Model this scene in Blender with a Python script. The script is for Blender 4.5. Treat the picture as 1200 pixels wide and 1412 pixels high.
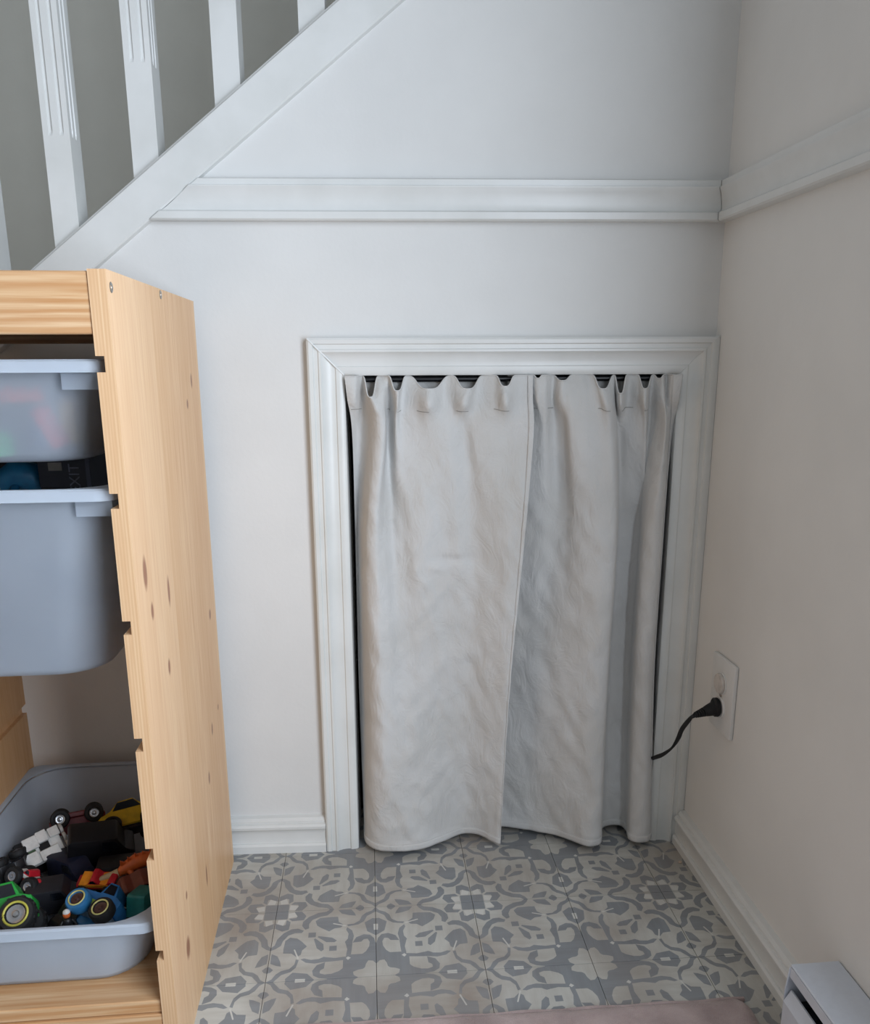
import bpy, bmesh, math, random
from mathutils import Vector, Matrix, Euler, noise
from mathutils.geometry import delaunay_2d_cdt
random.seed(7)
for o in list(bpy.data.objects): bpy.data.objects.remove(o, do_unlink=True)
S = bpy.context.scene
C = S.collection

# ------------------------------------------------------------------ camera
CAM = Vector((-0.4910, -1.3221, 0.8252)); YAW, PITCH, ROLL = 0.04288, -0.25196, -0.0044
FPX, CYO = 1159.0, 90.35
fw = Vector((math.sin(YAW)*math.cos(PITCH), math.cos(YAW)*math.cos(PITCH), math.sin(PITCH)))
r0 = Vector((math.cos(YAW), -math.sin(YAW), 0)); u0 = r0.cross(fw)
RT = math.cos(ROLL)*r0+math.sin(ROLL)*u0; UP = -math.sin(ROLL)*r0+math.cos(ROLL)*u0
cd = bpy.data.cameras.new('camera'); cam = bpy.data.objects.new('camera', cd); C.objects.link(cam)
m = Matrix.Identity(4)
for i in range(3): m[i][0] = RT[i]; m[i][1] = UP[i]; m[i][2] = -fw[i]; m[i][3] = CAM[i]
cam.matrix_world = m
cd.sensor_fit = 'HORIZONTAL'; cd.sensor_width = 36; cd.lens = 36*FPX/1200
cd.shift_y = CYO/1200; cd.clip_start = .02
S.camera = cam

# ------------------------------------------------------------------ light
w = bpy.data.worlds.new('world'); S.world = w; w.use_nodes = True
w.node_tree.nodes['Background'].inputs[0].default_value = (.78, .86, 1, 1)
w.node_tree.nodes['Background'].inputs[1].default_value = 1.0
AW = 0.0483                                                # the right-hand wall is a little out of square
WIN_Y0, WIN_Y1, WIN_Z0, WIN_Z1 = -2.10, -0.85, 0.38, 1.62   # window in the right-hand wall, behind the camera
ld = bpy.data.lights.new('window_daylight', 'AREA'); ld.shape = 'RECTANGLE'; ld.size = 1.15; ld.size_y = 1.20
ld.energy = 48; ld.color = (.785, .88, 1.0)
lo = bpy.data.objects.new('window_daylight', ld); C.objects.link(lo)
yc = (WIN_Y0+WIN_Y1)/2
lo.location = (-math.sin(AW)*yc-.02, yc, (WIN_Z0+WIN_Z1)/2); lo.rotation_euler = (math.radians(90), 0, math.radians(90)+AW)
S.view_settings.view_transform = 'Standard'; S.view_settings.look = 'None'
S.view_settings.exposure = 0.0; S.view_settings.gamma = 1; S.view_settings.use_curve_mapping = False

# ------------------------------------------------------------------ pixels -> places
def ray(u, v): return fw+RT*((u-600)/FPX)-UP*((v-706-CYO)/FPX)
def at_z(u, v, z):
    d = ray(u, v); return CAM+d*((z-CAM.z)/d.z)
def at_y(u, v, y):
    d = ray(u, v); return CAM+d*((y-CAM.y)/d.y)
def x_of(u, y, z):                                          # x of the point at depth y and height z seen in column u
    k = (u-600)/FPX; a = RT-k*fw
    return CAM.x-(a.y*(y-CAM.y)+a.z*(z-CAM.z))/a.x

# ------------------------------------------------------------------ helpers
def obj(name, bm, mat, parent=None, smooth=None):
    me = bpy.data.meshes.new(name)
    if isinstance(bm, bmesh.types.BMesh):
        bmesh.ops.recalc_face_normals(bm, faces=bm.faces[:]); bm.to_mesh(me); bm.free()
    else: me = bm
    for q in (mat if isinstance(mat, (list, tuple)) else [mat]): me.materials.append(q)
    if smooth is not None:
        for p in me.polygons: p.use_smooth = True
        me.set_sharp_from_angle(angle=math.radians(smooth))
    o = bpy.data.objects.new(name, me); C.objects.link(o)
    if parent: o.parent = parent
    return o
def thing(name, label, cat, loc=(0, 0, 0), rot=(0, 0, 0), group=None):
    o = bpy.data.objects.new(name, None); C.objects.link(o); o.empty_display_size = .03
    o.location = loc; o.rotation_euler = rot; o['label'] = label; o['category'] = cat
    if group: o['group'] = group
    return o
def tag(o, label, cat, group=None):
    o['label'] = label; o['category'] = cat
    if group: o['group'] = group
    return o
def struct(o): o['kind'] = 'structure'; return o
def box(bm, x0, x1, y0, y1, z0, z1, bev=0, seg=1):
    vs = [bm.verts.new((x, y, z)) for x in (x0, x1) for y in (y0, y1) for z in (z0, z1)]
    fs = [bm.faces.new([vs[i] for i in f]) for f in ((0, 1, 3, 2), (4, 6, 7, 5), (0, 4, 5, 1), (2, 3, 7, 6), (0, 2, 6, 4), (1, 5, 7, 3))]
    if bev:
        es = list({e for f in fs for e in f.edges})
        bmesh.ops.bevel(bm, geom=es, offset=bev, segments=seg, profile=.5, affect='EDGES')
def nb(*a, **k):
    bm = bmesh.new(); box(bm, *a, **k); return bm
def prism(bm, pts, axis, a, b, bev=0, seg=1, f=None):
    """extrude a 2D outline along an axis from a to b"""
    def P(p, t):
        if axis == 'y': q = (p[0], t, p[1])
        elif axis == 'x': q = (t, p[0], p[1])
        else: q = (p[0], p[1], t)
        return f(*q) if f else q
    A = [bm.verts.new(P(p, a)) for p in pts]; B = [bm.verts.new(P(p, b)) for p in pts]
    n = len(pts); fs = [bm.faces.new(A), bm.faces.new(B[::-1])]
    for i in range(n): fs.append(bm.faces.new((A[i], B[i], B[(i+1) % n], A[(i+1) % n])))
    if bev:
        es = list({e for q in fs for e in q.edges})
        bmesh.ops.bevel(bm, geom=es, offset=bev, segments=seg, profile=.5, affect='EDGES', clamp_overlap=True)
def npr(*a, **k):
    bm = bmesh.new(); prism(bm, *a, **k); return bm
def lathe(bm, prof, n=20, mx=None):
    """profile of (radius, height) turned about z"""
    mx = mx or Matrix.Identity(4); rings = []
    for r, h in prof:
        rings.append([bm.verts.new(mx@Vector((r*math.cos(2*math.pi*i/n), r*math.sin(2*math.pi*i/n), h))) for i in range(n)])
    for a, b in zip(rings, rings[1:]):
        for i in range(n): bm.faces.new((a[i], a[(i+1) % n], b[(i+1) % n], b[i]))
    bm.faces.new(rings[0][::-1]); bm.faces.new(rings[-1])
def nl(prof, n=20, mx=None):
    bm = bmesh.new(); lathe(bm, prof, n, mx); return bm
def tube(bm, pts, rad, n=8, flat=1.0, twist=0.0):
    pts = [Vector(p) for p in pts]; rings = []; up = Vector((0, 0, 1))
    for i, p in enumerate(pts):
        t = (pts[min(i+1, len(pts)-1)]-pts[max(i-1, 0)]).normalized()
        a = t.cross(up); a = a.normalized() if a.length > 1e-4 else Vector((1, 0, 0)); b = a.cross(t)
        tw = twist*i/len(pts); a, b = a*math.cos(tw)+b*math.sin(tw), b*math.cos(tw)-a*math.sin(tw)
        r = rad(i/(len(pts)-1)) if callable(rad) else rad
        rings.append([bm.verts.new(p+a*(r*math.cos(2*math.pi*k/n))+b*(r*flat*math.sin(2*math.pi*k/n))) for k in range(n)])
    for A, B in zip(rings, rings[1:]):
        for k in range(n): bm.faces.new((A[k], A[(k+1) % n], B[(k+1) % n], B[k]))
    bm.faces.new(rings[0][::-1]); bm.faces.new(rings[-1])
def cr(P, t):                                              # Catmull-Rom through equally spaced values
    n = len(P)-1; x = min(max(t, 0), 1)*n; i = min(int(x), n-1); f = x-i
    a, b, c, d = P[max(i-1, 0)], P[i], P[i+1], P[min(i+2, n)]
    return .5*((2*b)+(c-a)*f+(2*a-5*b+4*c-d)*f*f+(3*b-a-3*c+d)*f**3)

# ------------------------------------------------------------------ materials
def srgb(r, g, b):
    def l(c): c /= 255.; return c/12.92 if c <= .04045 else ((c+.055)/1.055)**2.4
    return (l(r), l(g), l(b), 1)
class N:
    def __init__(s, name):
        s.m = bpy.data.materials.new(name); s.m.use_nodes = True; s.t = s.m.node_tree
        s.p = s.t.nodes['Principled BSDF']; s.c = None
    def add(s, t, **k):
        n = s.t.nodes.new(t)
        for a, b in k.items(): setattr(n, a, b)
        return n
    def l(s, a, b): s.t.links.new(a, b)
    def coord(s, scale=(1, 1, 1)):
        if not s.c: s.c = s.add('ShaderNodeTexCoord')
        mp = s.add('ShaderNodeMapping'); mp.inputs['Scale'].default_value = scale
        s.l(s.c.outputs['Object'], mp.inputs[0]); return mp.outputs[0]
    def noise(s, scale, sc=(1, 1, 1), detail=4, rough=.55, dist=0):
        n = s.add('ShaderNodeTexNoise'); n.inputs['Scale'].default_value = scale; n.inputs['Detail'].default_value = detail
        n.inputs['Roughness'].default_value = rough; n.inputs['Distortion'].default_value = dist
        s.l(s.coord(sc), n.inputs['Vector']); return n.outputs['Fac']
    def ramp(s, fac, stops):
        r = s.add('ShaderNodeValToRGB'); e = r.color_ramp.elements
        while len(e) < len(stops): e.new(.5)
        for q, (p, c) in zip(e, stops): q.position = p; q.color = c if len(c) == 4 else (*c, 1)
        s.l(fac, r.inputs[0]); return r.outputs[0]
    def mix(s, fac, a, b, mode='MIX'):
        n = s.add('ShaderNodeMix', data_type='RGBA', blend_type=mode)
        for sock, v in ((n.inputs[0], fac), (n.inputs[6], a), (n.inputs[7], b)):
            if hasattr(v, 'links'): s.l(v, sock)
            else: sock.default_value = v
        return n.outputs[2]
    def math(s, op, a, b=None):
        n = s.add('ShaderNodeMath', operation=op)
        for i, v in enumerate((a, b)):
            if v is None: continue
            if hasattr(v, 'links'): s.l(v, n.inputs[i])
            else: n.inputs[i].default_value = v
        return n.outputs[0]
    def col(s, v):
        if hasattr(v, 'links'): s.l(v, s.p.inputs['Base Color'])
        else: s.p.inputs['Base Color'].default_value = v
    def bump(s, h, strength=.2, dist=.001):
        b = s.add('ShaderNodeBump'); b.inputs['Strength'].default_value = strength; b.inputs['Distance'].default_value = dist
        if s.p.inputs['Normal'].links: s.l(s.p.inputs['Normal'].links[0].from_socket, b.inputs['Normal'])
        s.l(h, b.inputs['Height']); s.l(b.outputs[0], s.p.inputs['Normal'])
    def set(s, **k):
        for a, b in k.items(): s.p.inputs[a.replace('_', ' ')].default_value = b
        return s
_pl = {}
def plain(r, g, b, rough=.45, metal=0.0, mottled=.12, name=None):
    key = (r, g, b, rough, metal)
    if key in _pl: return _pl[key]
    n = N(name or 'painted_plastic'); c = srgb(r, g, b); d = tuple(x*(1-mottled*2) for x in c[:3])
    n.col(n.ramp(n.noise(90), [(.3, d), (.6, c)])); n.set(Roughness=rough, Metallic=metal); _pl[key] = n.m; return n.m
def wall_mat(name, c, bump=.25, rough=.55):
    n = N(name); c = srgb(*c); d = tuple(x*.95 for x in c[:3])
    n.col(n.ramp(n.noise(5, detail=6), [(.35, d), (.6, c)])); n.set(Roughness=rough)
    n.bump(n.noise(160, detail=3), bump, .0008); n.bump(n.noise(18, detail=3), .3, .002); return n.m
WALL = wall_mat('white_wall_paint', (224, 224, 222)); WALL_R = wall_mat('right_wall_paint', (233, 231, 227))
STAIRW = wall_mat('greige_stair_paint', (230, 231, 223)); CEIL = wall_mat('ceiling_paint', (214, 212, 208)); ROOM = wall_mat('far_room_paint', (216, 213, 209))
def trim_mat():
    n = N('gloss_trim_paint'); n.col(n.ramp(n.noise(9, detail=5), [(.3, srgb(216, 217, 214)), (.6, srgb(226, 227, 225))]))
    n.set(Roughness=.3); n.bump(n.noise(120, (1, 1, .15)), .15, .0006); return n.m
TRIM = trim_mat()
def chip_mat():
    n = N('worn_trim_paint'); base = n.ramp(n.noise(9, detail=5), [(.3, srgb(216, 217, 213)), (.6, srgb(226, 227, 224))])
    f = n.ramp(n.noise(38, (1, 1, .35), detail=8, rough=.7), [(.735, (0, 0, 0)), (.75, (1, 1, 1))])
    n.col(n.mix(f, base, srgb(140, 118, 100))); n.set(Roughness=.35); n.bump(n.noise(90, (1, 1, .1)), .25, .0008); return n.m
CHIP = chip_mat()
def pine(name, along='z', knots=(), light=1.0, ring=.42):
    n = N(name)
    sc = {'z': (1, 1, .035), 'x': (.03, 1, 1)}[along]
    big = n.noise(26, sc, detail=3, dist=.4); fine = n.noise(260, sc, detail=3, rough=.6)
    k = lambda r, g, b: tuple(x*light for x in srgb(r, g, b)[:3])+(1,)
    c = n.ramp(big, [(.3, k(206, 152, 104)), (.44, k(234, 194, 150)), (.54, k(214, 164, 116)), (.7, k(242, 206, 168))])
    c = n.mix(.6, c, n.ramp(fine, [(.35, k(206, 152, 100)), (.6, k(240, 205, 162))]))
    # rings cut by the face: bands bent by a slow noise
    wv = n.add('ShaderNodeTexWave', wave_type='BANDS', bands_direction='X' if along == 'z' else 'Z')
    wv.inputs['Scale'].default_value = 95 if along == 'z' else 30; wv.inputs['Distortion'].default_value = 5 if along == 'z' else 9; wv.inputs['Detail'].default_value = 2
    wv.inputs['Detail Scale'].default_value = .35 if along == 'z' else .8
    n.l(n.coord((1, .25, .03) if along == 'z' else (.12, 1, 1)), wv.inputs['Vector'])
    c = n.mix(n.math('MULTIPLY', wv.outputs['Fac'], ring), c, k(196, 138, 84))
    if along == 'z':                                       # edge-glued staves differ a little in tone
        sx = n.add('ShaderNodeSeparateXYZ'); n.l(n.coord(), sx.inputs[0])
        idx = n.math('FLOOR', n.math('MULTIPLY', n.math('ADD', sx.outputs['Y'], .013), 15.5))
        wn = n.add('ShaderNodeTexWhiteNoise', noise_dimensions='1D'); n.l(idx, wn.inputs['W'])
        c = n.mix(n.math('MULTIPLY', wn.outputs['Value'], .7), c, k(242, 206, 166))
        w2 = n.add('ShaderNodeTexWhiteNoise', noise_dimensions='1D'); n.l(n.math('ADD', idx, 31.7), w2.inputs['W'])
        c = n.mix(n.math('MULTIPLY', w2.outputs['Value'], .55), c, k(212, 164, 112))
        for (ky, kz, ry, rz) in knots:
            dy = n.math('MULTIPLY', n.math('SUBTRACT', sx.outputs['Y'], ky), 1/(1.7*ry)); dz = n.math('MULTIPLY', n.math('SUBTRACT', sx.outputs['Z'], kz), 1/rz)
            d = n.math('SQRT', n.math('ADD', n.math('MULTIPLY', dy, dy), n.math('MULTIPLY', dz, dz)))
            c = n.mix(n.ramp(d, [(.55, (.85,)*3), (1.0, (0, 0, 0))]), c, srgb(140, 84, 58))
    n.col(c); n.set(Roughness=.42); n.bump(fine, .15, .0005); return n.m
PINE_UP = pine('pine_upright', 'z', [(-.400, .607, .006, .022), (-.384, .56, .004, .012), (-.30, .56, .004, .022), (-.05, .455, .005, .010), (-.06, .80, .004, .012), (-.10, .77, .004, .008),
          (-.33, .475, .004, .012), (-.10, .29, .004, .012), (-.15, .235, .004, .012), (-.04, .30, .003, .006), (-.36, .11, .007, .018), (-.345, .175, .003, .007), (-.22, .12, .003, .02)])
PINE_FLAT_SHADED = pine('pine_rail_shaded', 'x', light=.82, ring=.6); PINE_EDGE_SHADED = pine('pine_edge_shaded', 'z', light=.84, ring=.75); PINE_PLAIN = pine('pine_divider', 'z')  # rail and edge pine: stronger rings, and weaker frontal light put into the colour
def cloth():
    n = N('white_cotton'); n.col(n.ramp(n.noise(7, detail=5), [(.3, srgb(200, 198, 194)), (.6, srgb(209, 208, 206))]))
    n.set(Roughness=.85); n.p.inputs['Sheen Weight'].default_value = .15
    n.bump(n.noise(900, detail=1), .15, .0004)
    n.bump(n.noise(26, (1, 1, .6), detail=7, rough=.62, dist=1.4),   .7, .005)
    n.bump(n.noise(60, (1, 1, .4), detail=5, rough=.6, dist=2), .3, .002); return n.m
CLOTH = cloth()
def stain(n):
    g = n.add('ShaderNodeNewGeometry'); q = n.add('ShaderNodeTexNoise'); q.inputs['Scale'].default_value = 6.5; q.inputs['Detail'].default_value = 6
    n.l(g.outputs['Position'], q.inputs['Vector']); return q.outputs['Fac']
def tile_mat(name, a, b, st=.5):
    n = N(name); g = n.noise(9, (5, .6, 1), detail=7, rough=.65)
    c = n.ramp(g, [(.3, srgb(*a)), (.65, srgb(*b))])
    oi = n.add('ShaderNodeObjectInfo')
    c = n.mix(n.math('MULTIPLY', n.ramp(stain(n), [(.40, (0, 0, 0)), (.72, (1, 1, 1))]), st), c, srgb(132, 112, 98))
    c = n.mix(n.math('MULTIPLY', oi.outputs['Random'], .18), c, srgb(150, 142, 130))
    n.col(c); n.set(Roughness=.5); n.bump(n.noise(70, (3, .6, 1)), .2, .0006); return n.m
T_LIGHT = tile_mat('tile_cream_print', (184, 183, 176), (203, 203, 197), .75)
T_GREY = tile_mat('tile_grey_print', (124, 128, 132), (142, 148, 153), .35)
T_MID = tile_mat('tile_pale_print', (204, 203, 197), (214, 214, 209), .3)
GROUT = plain(104, 100, 94, .8, name='grout')
def bin_mat(name='frosted_plastic', trans=.55):
    n = N(name); n.col(n.ramp(n.noise(12), [(.3, srgb(206, 214, 224)), (.7, srgb(214, 221, 230))]))
    n.set(Roughness=.42, IOR=1.15); n.p.inputs['Transmission Weight'].default_value = trans; return n.m
BIN = bin_mat(trans=.75); BINRIM = bin_mat('frosted_rim_plastic', .45); BINDEEP = bin_mat('milky_plastic', .72); BINLOW = bin_mat('low_bin_plastic', .5)
BLACKM = plain(16, 16, 20, .35, name='black_metal'); RUBBER = plain(20, 20, 22, .7, name='black_rubber')
def rug_mat():
    n = N('mauve_pile'); n.col(n.ramp(n.noise(22, detail=6), [(.3, srgb(152, 132, 128)), (.65, srgb(184, 164, 160))]))
    n.set(Roughness=.95); n.p.inputs['Sheen Weight'].default_value = .3; n.bump(n.noise(700, detail=2), .8, .002); return n.m
HEAT = plain(212, 218, 228, .4, mottled=.02, name='heater_enamel')
PLATE = plain(228, 227, 224, .3, mottled=.015, name='outlet_plastic')

# ================================================================== the setting
# ---- floor: a grout bed with square printed tiles laid on it
T = 0.1524; AT = 0.035; XG, YG = -0.6895, -0.1818
bm = nb(-2.3, 0.3, -3.4, 1.0, -.05, -.0015); floor = struct(obj('floor', bm, GROUT))
PAT = [
 ('g', [(0, 0), (.119, 0), (.119, .119), (0, .119)], 0),
 ('p', [(.185, .02), (.215, .085), (.13, .105), (.125, .03)], 1),
 ('g', [(.305, .082), (.255, .008), (.179, .007), (.216, .08), (.207, .107), (.132, .113), (.168, .154), (.284, .145)], 1),
 ('g', [(.295, .308), (.237, .273), (.172, .278), (.101, .331), (.047, .419), (.031, .503), (0, .535), (0, .578), (.044, .558), (.092, .514), (.105, .448), (.15, .37), (.212, .34), (.277, .343)], 1),
 ('g', [(.416, .344), (.344, .344), (.344, .416), (.416, .416)], 0),
 ('g', [(.624, .48), (.576, .435), (.445, .401), (.433, .414), (.522, .496), (.602, .503)], 1),
 ('g', [(.625, .555), (.555, .555), (.555, .625), (.625, .625)], 0),
 ('g', [(.341, .543), (.291, .474), (.242, .421), (.17, .401), (.127, .446), (.12, .56), (.122, .624), (.203, .633), (.251, .684), (.29, .657), (.299, .594)], 1),
 ('p', [(.23, .576), (.218, .58), (.262, .712), (.277, .706)], 1),
 ('g', [(.277, .728), (.249, .715), (.241, .784), (.197, .841), (.127, .861), (.081, .902), (.049, .964), (.0, 1), (.07, 1), (.134, .913), (.212, .884), (.257, .828)], 1),
 ('g', [(.119, .802), (.105, .734), (.074, .659), (.016, .624), (.013, .68), (.017, .757), (.076, .79)], 1),
 ('g', [(.051, .842), (.015, .803), (0, .80), (0, .885), (.031, .874)], 1),
 ('g', [(.291, .719), (.343, .768), (.427, .787), (.508, .774), (.61, .769), (.691, .762), (.747, .757), (.735, .718), (.698, .716), (.617, .726), (.544, .711), (.507, .701), (.463, .728), (.391, .734), (.326, .709)], 1),
 ('g', [(.776, .524), (.809, .449), (.881, .411), (.944, .422), (.982, .476), (1, .553), (1, .669), (.933, .72), (.863, .763), (.747, .757), (.759, .696), (.871, .69), (.905, .654), (.934, .59), (.939, .527), (.92, .48), (.883, .483), (.859, .517)], 1),
 ('g', [(1, .68), (.932, .712), (.892, .73), (.75, .74), (.69, .762), (.69, .866), (.66, .912), (.635, .986), (.66, 1), (1, 1)], 1),
 ('l', [(1, 1), (1, .83), (.968, .792), (.925, .785), (.903, .83), (.895, .872), (.885, .885), (.872, .895), (.83, .903), (.785, .925), (.792, .968), (.83, 1)], 0),
 ('p', [(.762, .735), (.735, .762), (.715, .735), (.735, .715)], 0),
 ('g', [(1, .177), (.969, .171), (.89, .233), (.916, .368), (1, .434)], 1),
 ('p', [(1, .262), (.977, .264), (.98, .354), (1, .353)], 1),
]
def make_tile():
    g = .0028                                              # half joint as a share of the tile
    polys = []
    for k, pts, mir in PAT:
        polys.append((k, pts))
        if mir: polys.append((k, [(b, a) for a, b in pts][::-1]))
    V, F = [], []
    def addp(pts):
        F.append(list(range(len(V), len(V)+len(pts))))
        for a, b in pts: V.append(Vector((min(max(a, g), 1-g), min(max(b, g), 1-g))))
    addp([(0, 0), (1, 0), (1, 1), (0, 1)])
    for k, pts in polys:
        ar = sum(pts[i][0]*pts[(i+1) % len(pts)][1]-pts[(i+1) % len(pts)][0]*pts[i][1] for i in range(len(pts)))
        addp(pts if ar > 0 else pts[::-1])
    vo, eo, fo, _, _, of = delaunay_2d_cdt(V, [], F, 0, 1e-4)
    bm = bmesh.new(); vs = [bm.verts.new(((v.x-.5)*T, (v.y-.5)*T, 0)) for v in vo]
    for f, o in zip(fo, of):
        try: q = bm.faces.new([vs[i] for i in f])
        except ValueError: continue
        top = max(o) if o else 0
        q.material_index = 0 if top == 0 else {'l': 0, 'g': 1, 'p': 2}[polys[top-1][0]]
    bd = [e for e in bm.edges if e.is_boundary]
    ex = bmesh.ops.extrude_edge_only(bm, edges=bd)
    for v in ex['geom']:
        if isinstance(v, bmesh.types.BMVert): v.co.z = -.004
    for q in bm.faces:
        if q.normal.z < 0 and abs(q.normal.z) > .5: q.normal_flip()
    me = bpy.data.meshes.new('tile'); bm.to_mesh(me); bm.free()
    for q in (T_LIGHT, T_GREY, T_MID): me.materials.append(q)
    return me
tme = make_tile()
ca, sa = math.cos(AT), math.sin(AT)
for i in range(-8, 6):
    for j in range(-2, 9):
        lx, ly = (i+.5)*T, -(j+.5)*T
        X, Y = XG+ca*lx-sa*ly, YG+sa*lx+ca*ly
        if X > .13: continue
        o = bpy.data.objects.new('tile', tme); C.objects.link(o); o.parent = floor
        ex, ey = (1 if i % 2 == 0 else -1), (-1 if j % 2 == 0 else 1)     # direction away from the dark-star corner
        q = {(1, 1): 0, (-1, 1): 1, (-1, -1): 2, (1, -1): 3}[(ex, ey)]
        o.location = (X, Y, 0); o.rotation_euler = (0, 0, AT+q*math.pi/2)

# ---- stair geometry
SL = 0.7705
def low(x): return .9621+(x+.92)*SL                        # lower edge of the stair string
XL, XR = -2.1, .06
HX0, HX1, HZ = -.5705, -.0575, .8045                       # the cupboard opening
bm = bmesh.new()
prism(bm, [(XL, 0), (HX0, 0), (HX0, low(HX0)+.03), (XL, max(low(XL)+.03, .01))], 'y', 0, .09)
prism(bm, [(HX0, HZ), (HX1, HZ), (HX1, low(HX1)+.03), (HX0, low(HX0)+.03)], 'y', 0, .09)
prism(bm, [(HX1, 0), (XR, 0), (XR, low(XR)+.03), (HX1, low(HX1)+.03)], 'y', 0, .09)
struct(obj('wall_back', bm, WALL))
bm = bmesh.new()                                           # underside of the stair, closes the cupboard
prism(bm, [(XL, low(XL)-.06), (XR, low(XR)-.06), (XR, low(XR)-.02), (XL, low(XL)-.02)], 'y', .09, .95)
struct(obj('stair_soffit', bm, WALL))
struct(obj('wall_stair', nb(-3.4, .3, .95, 1.0, -.05, 2.6), STAIRW))
def wallp(x, y, z): return (math.cos(AW)*x-math.sin(AW)*y, math.sin(AW)*x+math.cos(AW)*y, z)
bm = bmesh.new()
for (y0, y1, z0, z1) in ((WIN_Y1, 1.0, -.05, 2.6), (-3.4, WIN_Y0, -.05, 2.6), (WIN_Y0, WIN_Y1, -.05, WIN_Z0), (WIN_Y0, WIN_Y1, WIN_Z1, 2.6)):
    prism(bm, [(y0, z0), (y1, z0), (y1, z1), (y0, z1)], 'x', 0, .12, f=wallp)
struct(obj('wall_right', bm, WALL_R))
struct(obj('wall_left', nb(-3.4, -3.3, -3.4, 1.0, -.05, 2.6), ROOM)); struct(obj('wall_rear', nb(-3.4, .4, -3.5, -3.4, -.05, 2.6), ROOM))
struct(obj('ceiling', nb(-3.4, .4, -3.5, 1.0, 2.5, 2.6), CEIL))
struct(obj('floor_beyond', nb(-3.4, -2.3, -3.4, 1.0, -.05, 0), PINE_FLAT_SHADED))
bm = bmesh.new()                                           # window frame in the right-hand wall
for (y0, y1, z0, z1) in ((WIN_Y0, WIN_Y0+.05, WIN_Z0, WIN_Z1), (WIN_Y1-.05, WIN_Y1, WIN_Z0, WIN_Z1), (WIN_Y0+.05, WIN_Y1-.05, WIN_Z0, WIN_Z0+.05), (WIN_Y0+.05, WIN_Y1-.05, WIN_Z1-.05, WIN_Z1)):
    prism(bm, [(y0, z0), (y1, z0), (y1, z1), (y0, z1)], 'x', .05, .10, f=wallp)
struct(obj('window_1', bm, TRIM))

# ---- chair rails, skirting, casing (mouldings run along a line, profile = (out from wall, up))
RAIL = [(0, 0), (.016, 0), (.0185, .002), (.0185, .011), (.0165, .0128), (.0135, .0135), (.012, .018), (.0125, .026), (.016, .038), (.0195, .0435), (.0195, .046), (.016, .047), (.016, .055), (.013, .0565), (0, .0565)]
BASE = [(0, 0), (.019, 0), (.019, .013), (.0165, .0165), (.0135, .0165), (.0128, .022), (.0125, .034), (.0145, .041), (.018, .0445), (.0185, .049), (.016, .0525), (.012, .0535), (.012, .057), (.008, .0615), (0, .063)]
def sweep(prof, fn, a, b):
    """prof points (out, up); fn(out, up, t) -> world; a,b may be functions of (out, up) giving the end positions"""
    bm = bmesh.new(); n = len(prof)
    A = [bm.verts.new(fn(o, z, a(o, z) if callable(a) else a)) for o, z in prof]; B = [bm.verts.new(fn(o, z, b(o, z) if callable(b) else b)) for o, z in prof]
    bm.faces.new(A); bm.faces.new(B[::-1])
    for i in range(n): bm.faces.new((A[i], B[i], B[(i+1) % n], A[(i+1) % n]))
    return bm
ZR = 1.0225
fb = lambda zb: (lambda o, z, t: (t, -o, zb+z))
fr = lambda zb: (lambda o, z, t: wallp(-o, t, zb+z))
struct(obj('trim_1', sweep(RAIL, fb(ZR), lambda o, z: -.92+(ZR+z-.9621)/SL+.001, lambda o, z: -o), TRIM, smooth=35))
struct(obj('trim_2', sweep(RAIL, fr(ZR), lambda o, z: -o, -1.40), TRIM, smooth=35))
struct(obj('baseboard_back', sweep(BASE, fb(0), -1.9, -.6262), TRIM, smooth=35))
struct(obj('baseboard_right', sweep(BASE, fr(0), -.019, -.489), TRIM, smooth=35))
# door casing: profile = (across from the inner edge outward, proud of the wall)
CW = .055
CAS = [(0, 0), (0, .009), (.003, .0115), (.009, .0125), (.0125, .0125), (.014, .0105), (.019, .0105), (.027, .012), (.033, .0155), (.0345, .0175), (.0375, .0175), (.039, .0155), (.045, .0155), (.0465, .018), (.052, .0185), (.055, .0165), (.055, 0)]
IX0, IX1, IZ = HX0, HX1, HZ
struct(obj('trim_3', sweep(CAS, lambda a, o, t: (IX0-a, -o, t), 0, lambda a, o: IZ+a-.0003), CHIP, smooth=35))
struct(obj('trim_4', sweep(CAS, lambda a, o, t: (t, -o, IZ+a), lambda a, o: IX0-a, lambda a, o: IX1+a), TRIM, smooth=35))
struct(obj('trim_5', sweep([(a if a < .05 else a+.0028*(a-.05)/.005, o) for a, o in CAS], lambda a, o, t: (IX1+a, -o, t), 0, lambda a, o: IZ+a-.0003), CHIP, smooth=35))
bm = bmesh.new()                                           # caulk bead on the mitre, seen as a raised white line
tube(bm, [(IX0-.001, -.0115, IZ+.001), (IX0-.013, -.013, IZ+.013), (IX0-.030, -.014, IZ+.030), (IX0-.036, -.018, IZ+.036), (IX0-.054, -.0185, IZ+.054)], .0012, 6)
struct(obj('trim_6', bm, TRIM, smooth=60))

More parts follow.
